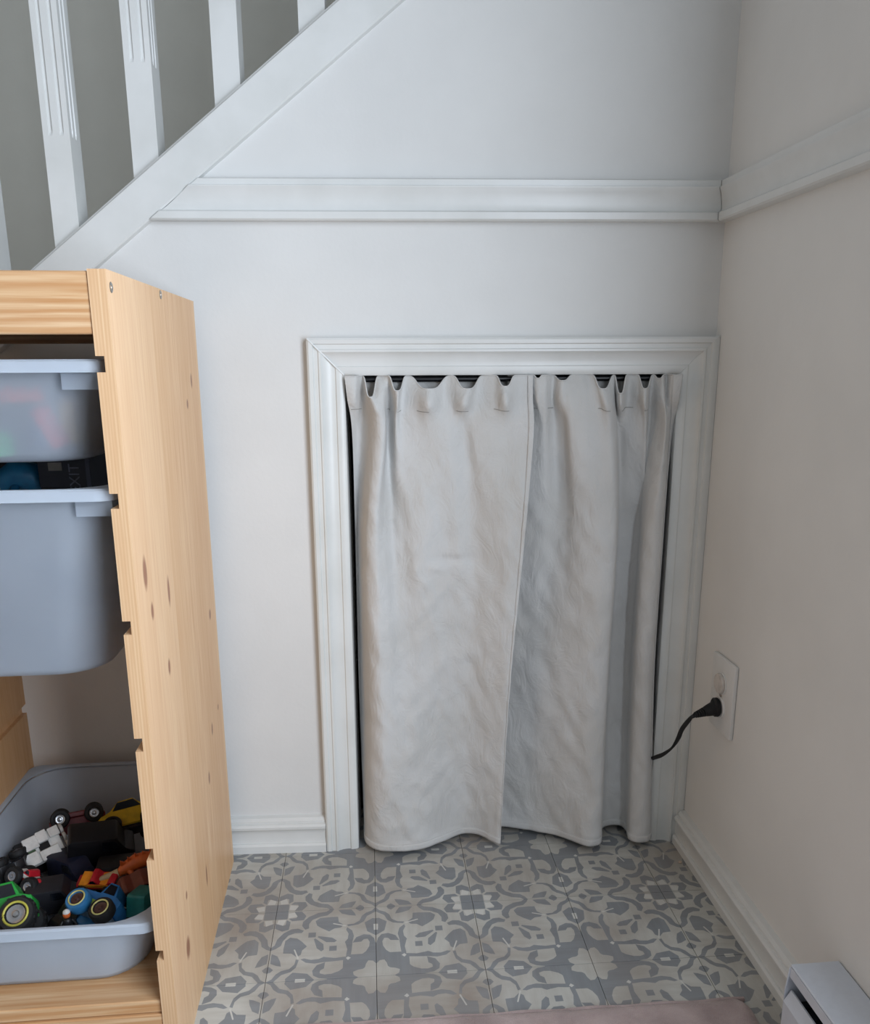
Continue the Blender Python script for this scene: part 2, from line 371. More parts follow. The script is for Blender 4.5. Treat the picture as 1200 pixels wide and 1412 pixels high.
# ================================================================== stair balustrade
bal = thing('stair_balustrade', 'white painted sloping stair railing with fluted square balusters above the wall', 'railing', (-.95, 0, .95))
bal_off = Vector((.95, 0, -.95))
def blink(name, bm, mat, smooth=None):
    bmesh.ops.translate(bm, verts=bm.verts[:], vec=bal_off); return obj(name, bm, mat, bal, smooth)
X0, X1 = -1.95, .01
def up(x): return low(x)+.0655
blink('base_rail', npr([(X0, low(X0)), (X1, low(X1)), (X1, up(X1)), (X0, up(X0))], 'y', -.015, .07, bev=.002), TRIM)
bm = npr([(X0, up(X0)+.0005), (X1, up(X1)+.0005), (X1, up(X1)+.0035), (X0, up(X0)+.0035)], 'y', -.009, .065)
blink('fillet', bm, TRIM)
blink('handrail', npr([(X0, up(X0)+.80), (X1, up(X1)+.80), (X1, up(X1)+.86), (X0, up(X0)+.86)], 'y', -.012, .062, bev=.008, seg=2), TRIM)
W2, D2 = .0185, .021
def outline(fl):
    g, d = .0030, .0034*fl
    def side(L, cs):
        r = [(-L, 0)]
        for c in cs: r += [(c-g, 0), (c-g*.5, d), (c+g*.5, d), (c+g, 0)]
        return r
    fr_ = [(x, -D2+q) for x, q in side(W2, (-.0078, .0078))]; rg = [(W2-q, y) for y, q in side(D2, (-.009, .004))]
    bk = [(-x, D2-q) for x, q in side(W2, (-.0078, .0078))]; lf = [(-W2+q, -y) for y, q in side(D2, (-.004, .009))]
    return fr_+rg+bk+lf
k = 0
for kx in range(-2, 8):
    xc = -.9651+kx*.1212
    if xc > -.02: break
    zb = up(xc-W2)-.01 ; zt = up(xc)+.79; zf = up(xc-W2)+.162
    bm = bmesh.new(); rings = []
    for z, fl in ((zb, 0), (zf-.006, 0), (zf, .75), (zf+.006, 1), (zt, 1)):
        rings.append([bm.verts.new((xc+x, D2+.001+y, z)) for x, y in outline(fl)])
    for A, B in zip(rings, rings[1:]):
        for q in range(len(A)): bm.faces.new((A[q], A[(q+1) % len(A)], B[(q+1) % len(A)], B[q]))
    bm.faces.new(rings[0][::-1]); bm.faces.new(rings[-1])
    blink('baluster', bm, TRIM)

# ================================================================== curtain rod and curtains
RODY, RODZ, RODR = .002, .7985, .0042
rod = thing('curtain_rod', 'thin black tension rod across the top of the cupboard opening', 'curtain rod', (HX0, RODY, RODZ))
mx = Matrix.Rotation(math.pi/2, 4, 'Y')
obj('bar', nl([(RODR, .006), (RODR, HX1-HX0-.006)], 14, mx), BLACKM, rod, 40)
obj('end_cap', nl([(.008, .0005), (.0085, .002), (.008, .006)], 14, mx), RUBBER, rod, 40)
obj('end_cap', nl([(.008, HX1-HX0-.006), (.0085, HX1-HX0-.002), (.008, HX1-HX0-.0005)], 14, mx), RUBBER, rod, 40)
ROWZ = [.8035, .770, .715, .56, .30, .013]
ROWT = [0, .055, .125, .31, .64, 1.0]
LEFT = [  # (column pixel, depth in cm) for each height
 [(475, -1.3), (479, -1.1), (486, .4), (490, 1.6), (495, 2.6), (503, 2.6)],
 [(490, -1.0), (490, -1.2), (493, 1.2), (494, 1.8), (497, 2.4), (503, 1.6)],
 [(499, .2), (499, .5), (502, 1.2), (495, 1.0), (500, 1.0), (504, -.4)],
 [(506, -.8), (509, -.8), (512, -1.2), (499, -.2), (504, -.6), (508, -2.0)],
 [(512, -1.2), (517, -1.8), (521, -2.4), (507, -2.0), (512, -2.6), (518, -3.4)],
 [(520, .2), (526, -2.2), (531, -2.2), (519, -2.6), (524, -3.6), (533, -4.2)],
 [(529, .2), (531, -1.6), (533, .2), (530, -1.6), (538, -3.4), (549, -4.5)],
 [(540, -1.0), (538, .4), (538, .4), (541, -.6), (552, -2.8), (568, -4.2)],
 [(549, -1.2), (548, -1.2), (546, -1.2), (553, -1.0), (569, -2.2), (590, -3.2)],
 [(556, .2), (553, -.2), (556, -.9), (570, -1.7), (589, -1.6), (612, -1.6)],
 [(574, .2), (574, -1.0), (575, -1.2), (590, -1.7), (608, -1.0), (632, .2)],
 [(592, -1.2), (592, -2.2), (595, -1.6), (610, -1.3), (626, -.5), (646, .7)],
 [(615, .2), (613, -.6), (618, -1.5), (630, -1.2), (642, -.5), (658, .4)],
 [(645, -1.2), (640, -1.8), (640, -.6), (651, -.9), (658, -1.0), (668, -.6)],
 [(660, .2), (656, -.4), (656, -1.3), (672, -1.7), (673, -1.9), (675, -1.6)],
 [(682, -.4), (680, -1.2), (678, -1.6), (688, -2.4), (684, -2.5), (681, -2.3)],
 [(696, -1.6), (697, -2.2), (700, -1.5), (700, -2.8), (692, -2.9), (685, -2.8)],
 [(718, -.6), (718, -1.0), (719, -1.7), (713, -2.9), (698, -3.1), (688, -3.0)],
 [(735, -.6), (735, -1.1), (736, -1.8), (724, -2.9), (703, -3.1), (690, -3.0)]]
RIGHT = [
 [(700, .8), (700, .8), (697, .8), (680, 1.4), (668, 2.4), (672, 2.6)],
 [(722, .6), (722, .8), (722, .6), (702, 1.2), (690, 2.4), (696, 2.4)],
 [(738, -.5), (738, -.8), (741, -.2), (728, .6), (712, 1.6), (718, 1.7)],
 [(752, -.8), (751, -1.2), (752, -.6), (749, .2), (732, .6), (741, .6)],
 [(764, .2), (762, .2), (765, .4), (766, .3), (752, -.4), (763, -.6)],
 [(776, -1.0), (772, -1.2), (777, -.6), (780, -.4), (772, -1.5), (784, -2.3)],
 [(788, -.2), (784, -2.0), (787, -2.2), (794, -1.7), (790, -2.4), (801, -3.7)],
 [(802, -.2), (802, -1.8), (806, -2.4), (814, -2.6), (808, -3.1), (813, -4.4)],
 [(812, .2), (819, -1.6), (825, -2.1), (834, -2.9), (825, -3.4), (822, -4.2)],
 [(831, -1.4), (836, -2.2), (843, -2.2), (848, -2.6), (836, -3.0), (828, -3.4)],
 [(842, .2), (847, -1.0), (850, -.8), (852, -1.0), (838, -1.2), (829, -1.4)],
 [(850, .2), (849, .2), (851, .6), (850, .8), (836, .9), (828, .6)],
 [(856, -1.4), (856, -1.4), (856, .9), (853, 1.8), (840, 2.2), (834, 1.9)],
 [(868, .2), (866, .2), (866, .3), (864, 1.8), (850, 2.4), (845, 2.2)],
 [(880, .0), (880, -1.0), (884, -.4), (876, 1.6), (862, 2.2), (857, 1.6)],
 [(890, -1.4), (890, -1.8), (891, -.6), (884, 1.0), (869, 1.4), (863, .2)],
 [(898, .2), (896, .2), (894, .8), (884, -.2), (871, -.2), (865, -1.4)],
 [(907, -.2), (908, -1.0), (907, -.4), (889, -1.5), (876, -1.6), (869, -2.9)],
 [(914, -1.2), (916, -1.8), (917, -1.6), (899, -2.2), (886, -2.4), (880, -3.7)],
 [(920, -.2), (918, -1.0), (919, -1.4), (909, -2.2), (895, -2.4), (891, -3.6)],
 [(928, -2.0), (926, -1.8), (923, -.4), (914, -1.6), (900, -1.6), (897, -2.4)],
 [(942, -2.2), (937, -1.8), (927, .3), (913, .2), (901, .2), (897, -.8)]]
SAGL = [(511, 27, 7), (548, 19, 8), (592, 17, 19), (645, 17, 14), (697, 14, 9)]
SAGR = [(742, 4, 4), (776, 7, 9), (832, 18, 10), (856, 24, 6), (890, 18, 7), (909, 5, 5)]
def surface(cols, sags, seed):
    nR = len(ROWT)
    def tt(t):                                             # height parameter -> row parameter
        for i in range(nR-1):
            if t <= ROWT[i+1]: return (i+(t-ROWT[i])/(ROWT[i+1]-ROWT[i]))/(nR-1)
        return 1.0
    def P(s, t):
        rt = tt(t)
        us = [cr([c[r][0] for c in cols], s) for r in range(nR)]; ys = [cr([c[r][1] for c in cols], s) for r in range(nR)]
        u = cr(us, rt); ys = [q*k_+o_ for q, k_, o_ in zip(ys, (1, 1.15, 1.3, 1.4, 1.3, 1), (-.75, -.55, -.1, 0, 0, 0))]; y = cr(ys, rt)*.01; z = cr(ROWZ, rt)
        dz = 0
        for su, dv, wd in sags: dz += dv*.00112*math.exp(-((us[0]-su)/wd)**4)
        kk = max(0, 1-t/.125)**1.5; z -= dz*kk; y -= dz*.45*kk+.0075*math.exp(-((t-.055)/.035)**2)*sum(min(1, dv/14)*math.exp(-((us[0]-su)/(wd*.8))**2) for su, dv, wd in sags)
        f = min(1, max(0, (t-.05)/.25)); f *= 1 if t < .97 else .6
        nz = noise.noise(Vector((u*.028+seed, z*7, seed)))*.0045+noise.noise(Vector((u*.06+z*26, z*15-u*.02, seed+5)))*.0026+noise.noise(Vector((u*.05-z*30, z*22, seed+9)))*.0022+abs(noise.noise(Vector((u*.02+z*9, z*16-u*.012, seed+13))))*.0035
        y += nz*f
        if seed < 5: y -= .005*math.exp(-((u-602)/9)**2-((z-.507)/.008)**2)-.005*math.exp(-((u-622)/26)**2-((z-.518)/.007)**2)
        return Vector((x_of(u, y, z), y, z))
    return P
def grid(P, s0, s1, ns, t0, t1, nt, off=0, front=True):
    bm = bmesh.new(); vs = []
    for j in range(nt+1):
        row = []
        for i in range(ns+1):
            s, t = s0+(s1-s0)*i/ns, t0+(t1-t0)*j/nt
            p = P(s, t)
            if off:
                e = .002; n = (P(min(s+e, 1), t)-P(max(s-e, 0), t)).cross(P(s, min(t+e, 1))-P(s, max(t-e, 0)))
                if n.length > 0: p = p+n.normalized()*(-off if n.y > 0 else off)
            row.append(bm.verts.new(p))
        vs.append(row)
    for j in range(nt):
        for i in range(ns): bm.faces.new((vs[j][i], vs[j+1][i], vs[j+1][i+1], vs[j][i+1]))
    return bm
def curtain(label, cols, sags, seed, hem_s, stitch):
    P = surface(cols, sags, seed); base = P(.5, 1.0)
    t = thing('curtain', label, 'curtain', (base.x, 0, .013)); off = -Vector((base.x, 0, .013))
    def lk(name, bm, mat, thick=0):
        bmesh.ops.translate(bm, verts=bm.verts[:], vec=off)
        o = obj(name, bm, mat, t, 180)
        if thick:
            q = o.modifiers.new('thick', 'SOLIDIFY'); q.thickness = thick; q.offset = 0
        return o
    lk('fabric', grid(P, 0, 1, 240, 0, 1, 170), CLOTH, .0009)
    # back layer of the rod pocket
    bm = bmesh.new(); n = 60; rows = []
    xa, xb = P(0.03, 0).x, P(.97, 0).x
    for j, (z, y) in enumerate(((RODZ+.002, RODY+.0062), (RODZ-.006, RODY+.0062), (RODZ-.03, RODY+.012), (RODZ-.052, RODY+.016))):
        rows.append([bm.verts.new((xa+(xb-xa)*i/n, y+.002*math.sin(i*.9+seed)*(j > 0), z+.0012*math.sin(i*.55+seed))) for i in range(n+1)])
    for a, b in zip(rows, rows[1:]):
        for i in range(n): bm.faces.new((a[i], b[i], b[i+1], a[i+1]))
    lk('rod_pocket', bm, CLOTH, .0008)
    lk('side_hem', grid(P, *hem_s, 4, .0, .998, 150, off=.0012), CLOTH, .0012)
    lk('bottom_hem', grid(P, 0, 1, 240, .974, 1.0, 3, off=.0009), CLOTH, .0011)
    # rolled top edge
    bm = bmesh.new(); tube(bm, [P(i/300, 0) for i in range(301)], .0012, 6); lk('top_edge', bm, CLOTH)
    for (s0, s1) in stitch:
        bm = bmesh.new(); tube(bm, [P(s0+(s1-s0)*i/8, .083)+Vector((0, -.0012, 0)) for i in range(9)], .0004, 5); lk('stitching', bm, plain(150, 147, 142, .8, name='thread'))
    return t
curtain('white cotton curtain panel with its free front edge lapping over the other panel', LEFT, SAGL, 3.1, (.972, 1.0), [(.02, .10), (.35, .39), (.46, .5), (.56, .61), (.70, .745), (.84, .9)])
curtain('white cotton curtain panel tucked behind the other panel, beside the power outlet', RIGHT, SAGR, 8.4, (.955, 1.0), [(.07, .1), (.16, .19), (.39, .44), (.58, .64), (.70, .74)])

# ================================================================== wooden storage frame
AS = 0.0471; SX, SG = -.782, .0389
TH, IN, D, H = .0172, .289, .44, .91
frame = thing('storage_shelf', 'light pine toy storage frame with notched sides against the white wall', 'shelf', (SX, -SG, 0), (0, 0, AS))
GZ = [(.8161, .8313), (.6836, .6988), (.5514, .5661), (.4190, .4345), (.2865, .3014), (.1559, .1694)]
def upright(x1, right, left, name, mat):
    """vertical side board whose outer face is at x1; runners cut into its inner (left) and/or right side"""
    x0 = x1-TH; pts = [(x0, 0)]
    if left:
        for a, b in GZ[::-1]: pts += [(x0, a), (x0+.0082, a), (x0+.0082, b), (x0, b)]
    pts += [(x0, H), (x1, H)]
    if right:
        for a, b in GZ: pts += [(x1, b), (x1-.0068, b), (x1-.0068, a), (x1, a)]
    pts += [(x1, 0)]
    o = obj(name, npr(pts, 'y', -D, 0), [mat, PINE_EDGE_SHADED], frame)
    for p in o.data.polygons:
        if abs(p.normal.y) > .9: p.material_index = 1  # edge grain, with front-face shade painted into its darker tone
    return o
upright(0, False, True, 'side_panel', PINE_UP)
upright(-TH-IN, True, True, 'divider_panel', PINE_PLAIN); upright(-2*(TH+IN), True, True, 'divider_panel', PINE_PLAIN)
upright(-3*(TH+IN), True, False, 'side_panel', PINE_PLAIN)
for c in range(3):
    a, b = -TH-c*(TH+IN)-IN+.0002, -TH-c*(TH+IN)-.0002
    obj('front_rail', nb(a, b, -D+.0015, -D+.0185, .8515, .9085, bev=.0012), PINE_FLAT_SHADED, frame)
    obj('top_board', nb(a, b, -D+.019, -.002, .892, .9085), PINE_FLAT_SHADED, frame)
    obj('rear_rail', nb(a, b, -.02, -.003, .8515, .8915, bev=.0012), PINE_FLAT_SHADED, frame)
    obj('bottom_board', nb(a, b, -D+.004, -.002, .0815, .0985, bev=.0015), PINE_FLAT_SHADED, frame)
    obj('bottom_rail', nb(a, b, -D+.0015, -D+.0185, .012, .081, bev=.0012), PINE_FLAT_SHADED, frame)
STEEL = plain(176, 172, 166, .3, .9, name='steel')
for (y, z) in ((-.4273, .8945), (-.2138, .9035)):
    bm = nl([(.0052, 0), (.0052, .0006), (.0045, .001), (.0022, .0006), (.0018, -.0005)], 14, Matrix.Translation((-.0002, y, z))@Matrix.Rotation(math.pi/2, 4, 'Y'))
    obj('screw_cap', bm, STEEL, frame, 40)
# flaked strip of bare wood down the front corner
fc, fs = math.cos(AS), math.sin(AS)
def L2W(x, y, z): return Vector((SX+fc*x-fs*y, -SG+fs*x+fc*y, z))
def W2L(p): dx, dy = p.x-SX, p.y+SG; return Vector((fc*dx+fs*dy, -fs*dx+fc*dy, p.z))

# ---- bins
def rrect(hx, hy, r, n=7):
    pts = []
    for cx, cy, a0 in ((hx-r, hy-r, 0), (-hx+r, hy-r, 90), (-hx+r, -hy+r, 180), (hx-r, -hy+r, 270)):
        for i in range(n+1):
            a = math.radians(a0+90*i/n); pts.append((cx+r*math.cos(a), cy+r*math.sin(a)))
    return pts
def loft(rings):
    bm = bmesh.new(); R_ = [[bm.verts.new((x, y, z)) for x, y in pts] for pts, z in rings]
    for A, B in zip(R_, R_[1:]):
        for i in range(len(A)): bm.faces.new((A[i], A[(i+1) % len(A)], B[(i+1) % len(A)], B[i]))
    return bm, R_
def make_bin(label, cx, cy, zb, h, body_mat, rim_mat):
    p = L2W(cx, cy, zb); t = thing('storage_bin', label, 'bin', p, (0, 0, AS), 'frosted bins in the pine frame')
    HX, HY, r = .1375, .204, .055; tp = .018*h/.1*.55+.012; k = .0016
    bm, R_ = loft([(rrect(HX-tp-.012, HY-tp-.012, r-.012), 0), (rrect(HX-tp-.003, HY-tp-.003, r-.003), .003), (rrect(HX-tp, HY-tp, r), .010), (rrect(HX, HY, r), h-.004),
                   (rrect(HX-k, HY-k, r-k), h-.004), (rrect(HX-tp-k, HY-tp-k, r-k), .010), (rrect(HX-tp-.004, HY-tp-.004, r-.004), .0045), (rrect(HX-tp-.013, HY-tp-.013, r-.013), k)])
    bm.faces.new(R_[0][::-1]); bm.faces.new(R_[-1])
    obj('tub', bm, body_mat, t, 50)
    rx, ry = .1475, .2125
    bm, R_ = loft([(rrect(HX+.0005, HY+.0005, r), h-.003), (rrect(rx-.002, ry-.002, .02), h-.004), (rrect(rx-.002, ry-.002, .02), h-.0125), (rrect(rx, ry, .022), h-.0125), (rrect(rx, ry, .022), h-.002), (rrect(rx-.002, ry-.002, .02), h),
                   (rrect(HX+.002, HY+.002, r), h), (rrect(HX+.0005, HY+.0005, r), h-.0012)])
    A, B = R_[-1], R_[0]
    for i in range(len(A)): bm.faces.new((A[i], A[(i+1) % len(A)], B[(i+1) % len(A)], B[i]))
    obj('rim', bm, rim_mat, t, 40)
    for sx in (-1, 1):
        if h > .0986 and sx > 0:
            y0 = -.204; obj('corner_rib', nb(*sorted((sx*.104, sx*.1405)), y0, y0+.002, h-.029, h-.013), body_mat, t)
    return t
CXB = -TH-IN/2; CYB = -.2165
make_bin('shallow frosted bin in the top runners, colours glowing through its front', CXB, CYB, .8285-.103, .103, BIN, BINRIM)
make_bin('deep frosted bin hanging below the shallow top bin', CXB, CYB, .7020-.215, .215, BINDEEP, BINRIM)
BZ = .0987
make_bin('shallow milky bin of toy cars standing on the bottom board', CXB, CYB, BZ, .0985, BINLOW, BINRIM)

# ================================================================== toys
def wheel(par, x, y, z, r, wd, tire, hub, ring=None, axis='y', tread=False):
    mx = Matrix.Translation((x, y, z))@Matrix.Rotation(-math.pi/2 if y < 0 else math.pi/2, 4, 'X')
    mx = Matrix.Translation((x, y, z))@(Matrix.Rotation(math.pi/2, 4, 'X') if y < 0 else Matrix.Rotation(-math.pi/2, 4, 'X'))
    a = wd/2; n = 24
    bm = nl([(r*.62, -a), (r*.9, -a*.95), (r, -a*.62), (r, a*.62), (r*.9, a*.95), (r*.62, a), (r*.55, a*.7)], n, mx)
    if tread:
        for i in range(16):
            an = 2*math.pi*i/16
            m2 = mx@Matrix.Rotation(an, 4, 'Z')@Matrix.Translation((r, 0, (a*.3 if i % 2 else -a*.3)))
            ret = bmesh.ops.create_cube(bm, size=1); bmesh.ops.transform(bm, matrix=m2@Matrix.Diagonal((r*.10, r*.16, a*.8, 1)), verts=ret['verts'])
    w_ = obj('wheel', bm, tire, par, 35)
    obj('hub', nl([(r*.54, a*.7), (r*.50, a*.82), (r*.34, a*.72), (r*.2, a*.78), (r*.14, a*1.02), (r*.05, a*1.04)], 16, mx), hub, w_, 35)
    if ring:
        bm = bmesh.new(); tube(bm, [mx@Vector((r*.64*math.cos(2*math.pi*i/28), r*.64*math.sin(2*math.pi*i/28), a)) for i in range(29)], r*.07, 6)
        obj('rim_ring', bm, ring, w_, 60)
    return w_
GLASS_D = plain(22, 26, 34, .15, name='dark_window'); CHROME = plain(170, 170, 172, .25, .8, name='toy_chrome')
PROF = {
 'car':  [(-.5, .10), (-.5, .30), (-.44, .36), (-.28, .39), (-.14, .58), (.12, .60), (.26, .40), (.44, .34), (.5, .26), (.5, .10)],
 'truck': [(-.5, .14), (-.5, .42), (-.06, .42), (-.04, .44), (.0, .70), (.22, .70), (.30, .46), (.48, .42), (.5, .36), (.5, .14)],
 'race': [(-.5, .10), (-.5, .34), (-.36, .36), (-.28, .26), (-.10, .28), (-.04, .42), (.06, .42), (.12, .28), (.34, .20), (.5, .14), (.5, .08)],
 'van':  [(-.5, .12), (-.5, .64), (-.46, .70), (.22, .70), (.34, .46), (.48, .42), (.5, .36), (.5, .12)]}
def toy(name, label, cat, px, z, rot, L, Wd, kind, body, tire=RUBBER, hub=CHROME, wr=.16, ww=.16, chassis=None, ring=None, stripe=None, tread=False, group='toys in the low bin'):
    p = at_z(px[0], px[1], z) if len(px) == 2 else Vector(px)
    t = thing(name, label, cat, p, [math.radians(a) for a in rot], group)
    hz = .35*L                                              # turn about the middle of the car
    def pt(q): return [(a*L, b*L-hz*.8) for a, b in q]
    b = obj('body', npr(pt(PROF[kind]), 'y', -Wd/2, Wd/2, bev=L*.02, seg=2), body, t, 40)
    cab = {'car': [(-.25, .40), (-.15, .55), (.12, .565), (.22, .41)], 'truck': [(.0, .46), (.03, .66), (.20, .66), (.26, .47)], 'race': [(-.06, .31), (-.02, .40), (.05, .40), (.09, .31)], 'van': [(.0, .46), (.0, .64), (.19, .64), (.27, .47)]}[kind]
    for s in (-1, 1): obj('side_window', npr(pt(cab), 'y', *sorted((s*(Wd/2-.0005), s*(Wd/2+.0006)))), GLASS_D, b)
    obj('chassis', nb(-.46*L, .46*L, -Wd*.36, Wd*.36, .04*L-hz*.8, .13*L-hz*.8, bev=.0012), chassis or plain(26, 26, 30, .5, name='toy_chassis'), t)
    if stripe: obj('stripe', npr(pt([(-.3, .18), (-.34, .28), (.36, .27), (.30, .18)]), 'y', -Wd/2-.0007, Wd/2+.0007), stripe, b)
    for sx in (-.3, .3):
        obj('axle', nl([(.0011, -Wd/2-ww*L*.3), (.0011, Wd/2+ww*L*.3)], 8, Matrix.Translation((sx*L, 0, .11*L-hz*.8))@Matrix.Rotation(math.pi/2, 4, 'X')), CHROME, t)
        tr = tire if not isinstance(tire, tuple) else tire[sx > 0]
        for sy in (-1, 1): wheel(t, sx*L, sy*(Wd/2+ww*L*.30), .11*L-hz*.8, wr*L, ww*L, tr, hub, ring, tread=tread)
    return t
K = lambda *a: plain(*a)
RED, DRED, YEL, WHT, ORG, BLU, GRN, BRN, TEAL, BLK, NAVY = K(190, 30, 44), K(120, 34, 42), K(222, 186, 40), K(228, 226, 222), K(226, 112, 52), K(36, 108, 168), K(30, 150, 58), K(120, 62, 48), K(30, 120, 116), K(22, 22, 26), K(24, 30, 52)
PALE, LIME, GREY = K(196, 176, 138), K(150, 180, 70), K(84, 84, 90)
# (the heap is laid in two layers)
ZT = .152
toy('toy_truck', 'dark red toy pickup lying upside down at the back of the low bin', 'toy truck', (108, 1136), .150, (155, 0, 22), .078, .034, 'truck', DRED, wr=.175, ww=.20, chassis=K(132, 60, 62))
toy('toy_car', 'yellow and black toy car on its side beside the notched panel', 'toy car', (178, 1130), .150, (-62, 0, 27), .088, .030, 'car', YEL, wr=.15, ww=.14, hub=GREY)
toy('toy_truck', 'large black toy truck in the middle of the low bin', 'toy truck', (140, 1172), .144, (14, 6, 20), .090, .040, 'van', BLK, wr=.17, ww=.16, hub=GREY, tread=True)
toy('toy_race_car', 'flat red toy race car with yellow nose in the low bin', 'toy car', (133, 1211), .150, (-20, 0, 174), .058, .020, 'race', RED, wr=.13, ww=.12, stripe=K(240, 150, 40))
toy('toy_monster_truck', 'blue toy monster truck tipped over, blue and yellow-ringed wheels up', 'toy truck', (140, 1250), .152, (-66, 4, -26), .064, .028, 'truck', BLU, tire=(K(46, 116, 166), RUBBER), hub=K(70, 44, 40), wr=.24, ww=.26, ring=K(214, 204, 130), stripe=LIME, chassis=K(110, 130, 150))
toy('toy_monster_truck', 'green toy monster truck with big treaded black tyres by the bin front', 'toy truck', (4, 1260), .156, (-48, -6, 14), .078, .034, 'truck', GRN, wr=.28, ww=.26, ring=K(196, 190, 84), stripe=CHROME, tread=True)
toy('toy_quad_bike', 'small red and white toy quad with fat black wheels', 'toy car', (44, 1206), .158, (30, -16, 152), .048, .020, 'race', RED, wr=.25, ww=.24, stripe=WHT)
toy('toy_buggy', 'black toy buggy with bare wheels at the left of the low bin', 'toy car', (22, 1198), .148, (70, 0, 60), .050, .026, 'car', BLK, wr=.24, ww=.22, hub=GREY)
toy('toy_car', 'brown toy car half buried beside the orange toy figure', 'toy car', (196, 1220), .146, (24, 20, 40), .058, .026, 'car', BRN)
toy('toy_car', 'teal toy car in the front corner of the low bin', 'toy car', (199, 1247), .142, (0, 14, 80), .050, .024, 'van', TEAL)
toy('toy_car', 'black toy car under the blue monster truck', 'toy car', (105, 1262), .128, (10, 0, 60), .060, .028, 'car', BLK, hub=GREY)
toy('toy_car', 'navy toy car buried beneath the red race car', 'toy car', (100, 1205), .127, (0, 0, -30), .066, .030, 'van', NAVY, hub=GREY)
toy('toy_car', 'black toy car buried beneath the white block vehicle', 'toy car', (58, 1184), .127, (0, 0, 40), .066, .032, 'van', BLK, hub=GREY)
toy('toy_car', 'dark grey toy car buried beside the navy toy car', 'toy car', (74, 1240), .130, (8, 0, 15), .064, .032, 'van', K(40, 40, 46), hub=GREY)
toy('toy_car', 'black toy car buried under the orange toy figure', 'toy car', (172, 1211), .128, (0, 0, 10), .070, .032, 'van', BLK, hub=GREY)
toy('toy_car', 'black toy car buried below the green monster truck', 'toy car', (22, 1246), .128, (0, 0, 75), .056, .028, 'van', BLK, hub=GREY)
# white block-built vehicle
p = at_z(58, 1168, .160)
t = thing('toy_block_vehicle', 'white block-built toy vehicle with a dark gap in the low bin', 'toy vehicle', p, [math.radians(a) for a in (38, -10, 36)], 'toys in the low bin')
obj('body', nb(-.021, .026, -.020, .020, -.009, .0, bev=.001), WHT, t)
for (a, b, c, d) in ((-.021, -.002, .001, .020), (-.002, .012, .005, .022), (-.026, -.008, -.022, -.003), (-.006, .020, -.022, -.007), (.014, .028, .006, .020)):
    obj('plate', nb(a, b, c, d, .0003, .0055, bev=.0008), WHT, t)
obj('dark_gap', nb(-.004, .010, -.005, .004, .0003, .003), BLK, t); obj('green_tile', nb(-.024, -.009, -.002, .0, .0003, .004), K(70, 96, 66), t)
for y in (-.014, .0, .014): obj('grille_wheel', nl([(.0075, -.002), (.008, 0), (.0075, .002), (.004, .003)], 16, Matrix.Translation((.0315, y, -.002))@Matrix.Rotation(math.pi/2, 4, 'Y')), K(190, 186, 180), t, 40)
# orange toy figure: ridged flame-like back with a pale tail
p = at_z(184, 1193, .158)
t = thing('toy_dinosaur', 'orange ridged toy creature with a pale tail in the low bin', 'toy animal', p, [math.radians(a) for a in (10, -8, 30)], 'toys in the low bin')
bm = bmesh.new(); tube(bm, [(-.022, 0, -.004), (-.012, 0, 0), (.004, .001, .003), (.018, 0, .002), (.028, -.001, .001), (.036, -.001, 0)], lambda f: .004+.007*math.sin(math.pi*min(1, f*1.05+.02)), 12); obj('body', bm, ORG, t, 60)
bm = bmesh.new(); tube(bm, [(-.050, .006, -.006), (-.040, .004, -.004), (-.030, .002, -.004), (-.020, 0, -.003)], lambda f: .003+.004*f, 10); obj('tail', bm, PALE, t, 60)
for i in range(5): obj('spike', npr([(-.004, 0), (.005, 0), (-.003, .011-abs(i-2)*.0015)], 'y', -.0012, .0012, f=lambda x, y, z, i=i: (x-.012+i*.010, y, z+.0085)), ORG, t)
for sx in (-.008, .018):
    for sy in (-1, 1):
        bm = bmesh.new(); tube(bm, [(sx, sy*.006, 0), (sx+.004, sy*.014, -.004), (sx-.001, sy*.018, -.012)], lambda f: .004-.0018*f, 8); obj('limb', bm, ORG, t, 60)
# small orange-headed figure by the front wall
p = at_z(93, 1270, .150)
t = thing('toy_figure', 'tiny toy figure with an orange face at the bin front', 'toy figure', p, (0, 0, .4), 'toys in the low bin')
obj('torso', nl([(.004, -.012), (.0055, -.004), (.006, .002), (.003, .005)], 12), BLK, t, 50); obj('head', nl([(.001, .005), (.004, .0065), (.0048, .010), (.0036, .0135), (.0008, .0148)], 14), ORG, t, 60)
obj('cap', nl([(.0045, .0122), (.004, .0145), (.0012, .0165)], 14), WHT, t, 50)
for s in (-1, 1):
    bm = bmesh.new(); tube(bm, [(s*.005, 0, .001), (s*.009, -.003, -.003), (s*.010, -.007, -.004)], .0017, 8); obj('arm', bm, BLK, t, 60)

# ---- things in the deep bin
G2 = 'things in the deep bin'
p = L2W(-.075, -.20, .6635)
t = thing('game_box', 'dark navy game box with grey label standing in the deep bin', 'box', p, (0, 0, AS), G2)
obj('lid', nb(-.085, .012, -.03, .03, .012, .072, bev=.0015), K(18, 22, 36), t); obj('tray', nb(-.0835, .0105, -.0285, .0285, -.05, .0115), K(14, 16, 26), t)
obj('band', nb(-.028, -.023, -.0306, .03, .013, .0715), K(62, 66, 84), t)
obj('label_patch', nb(-.072, -.056, -.0308, -.0298, .034, .044), K(120, 116, 110), t)
cu = bpy.data.curves.new('lettering', 'FONT'); cu.body = 'EXIT'; cu.size = .018; cu.extrude = .0002; cu.align_x = 'CENTER'
tmp = bpy.data.objects.new('lettering', cu); C.objects.link(tmp)
dg = bpy.context.evaluated_depsgraph_get(); me = bpy.data.meshes.new_from_object(tmp.evaluated_get(dg)); bpy.data.objects.remove(tmp)
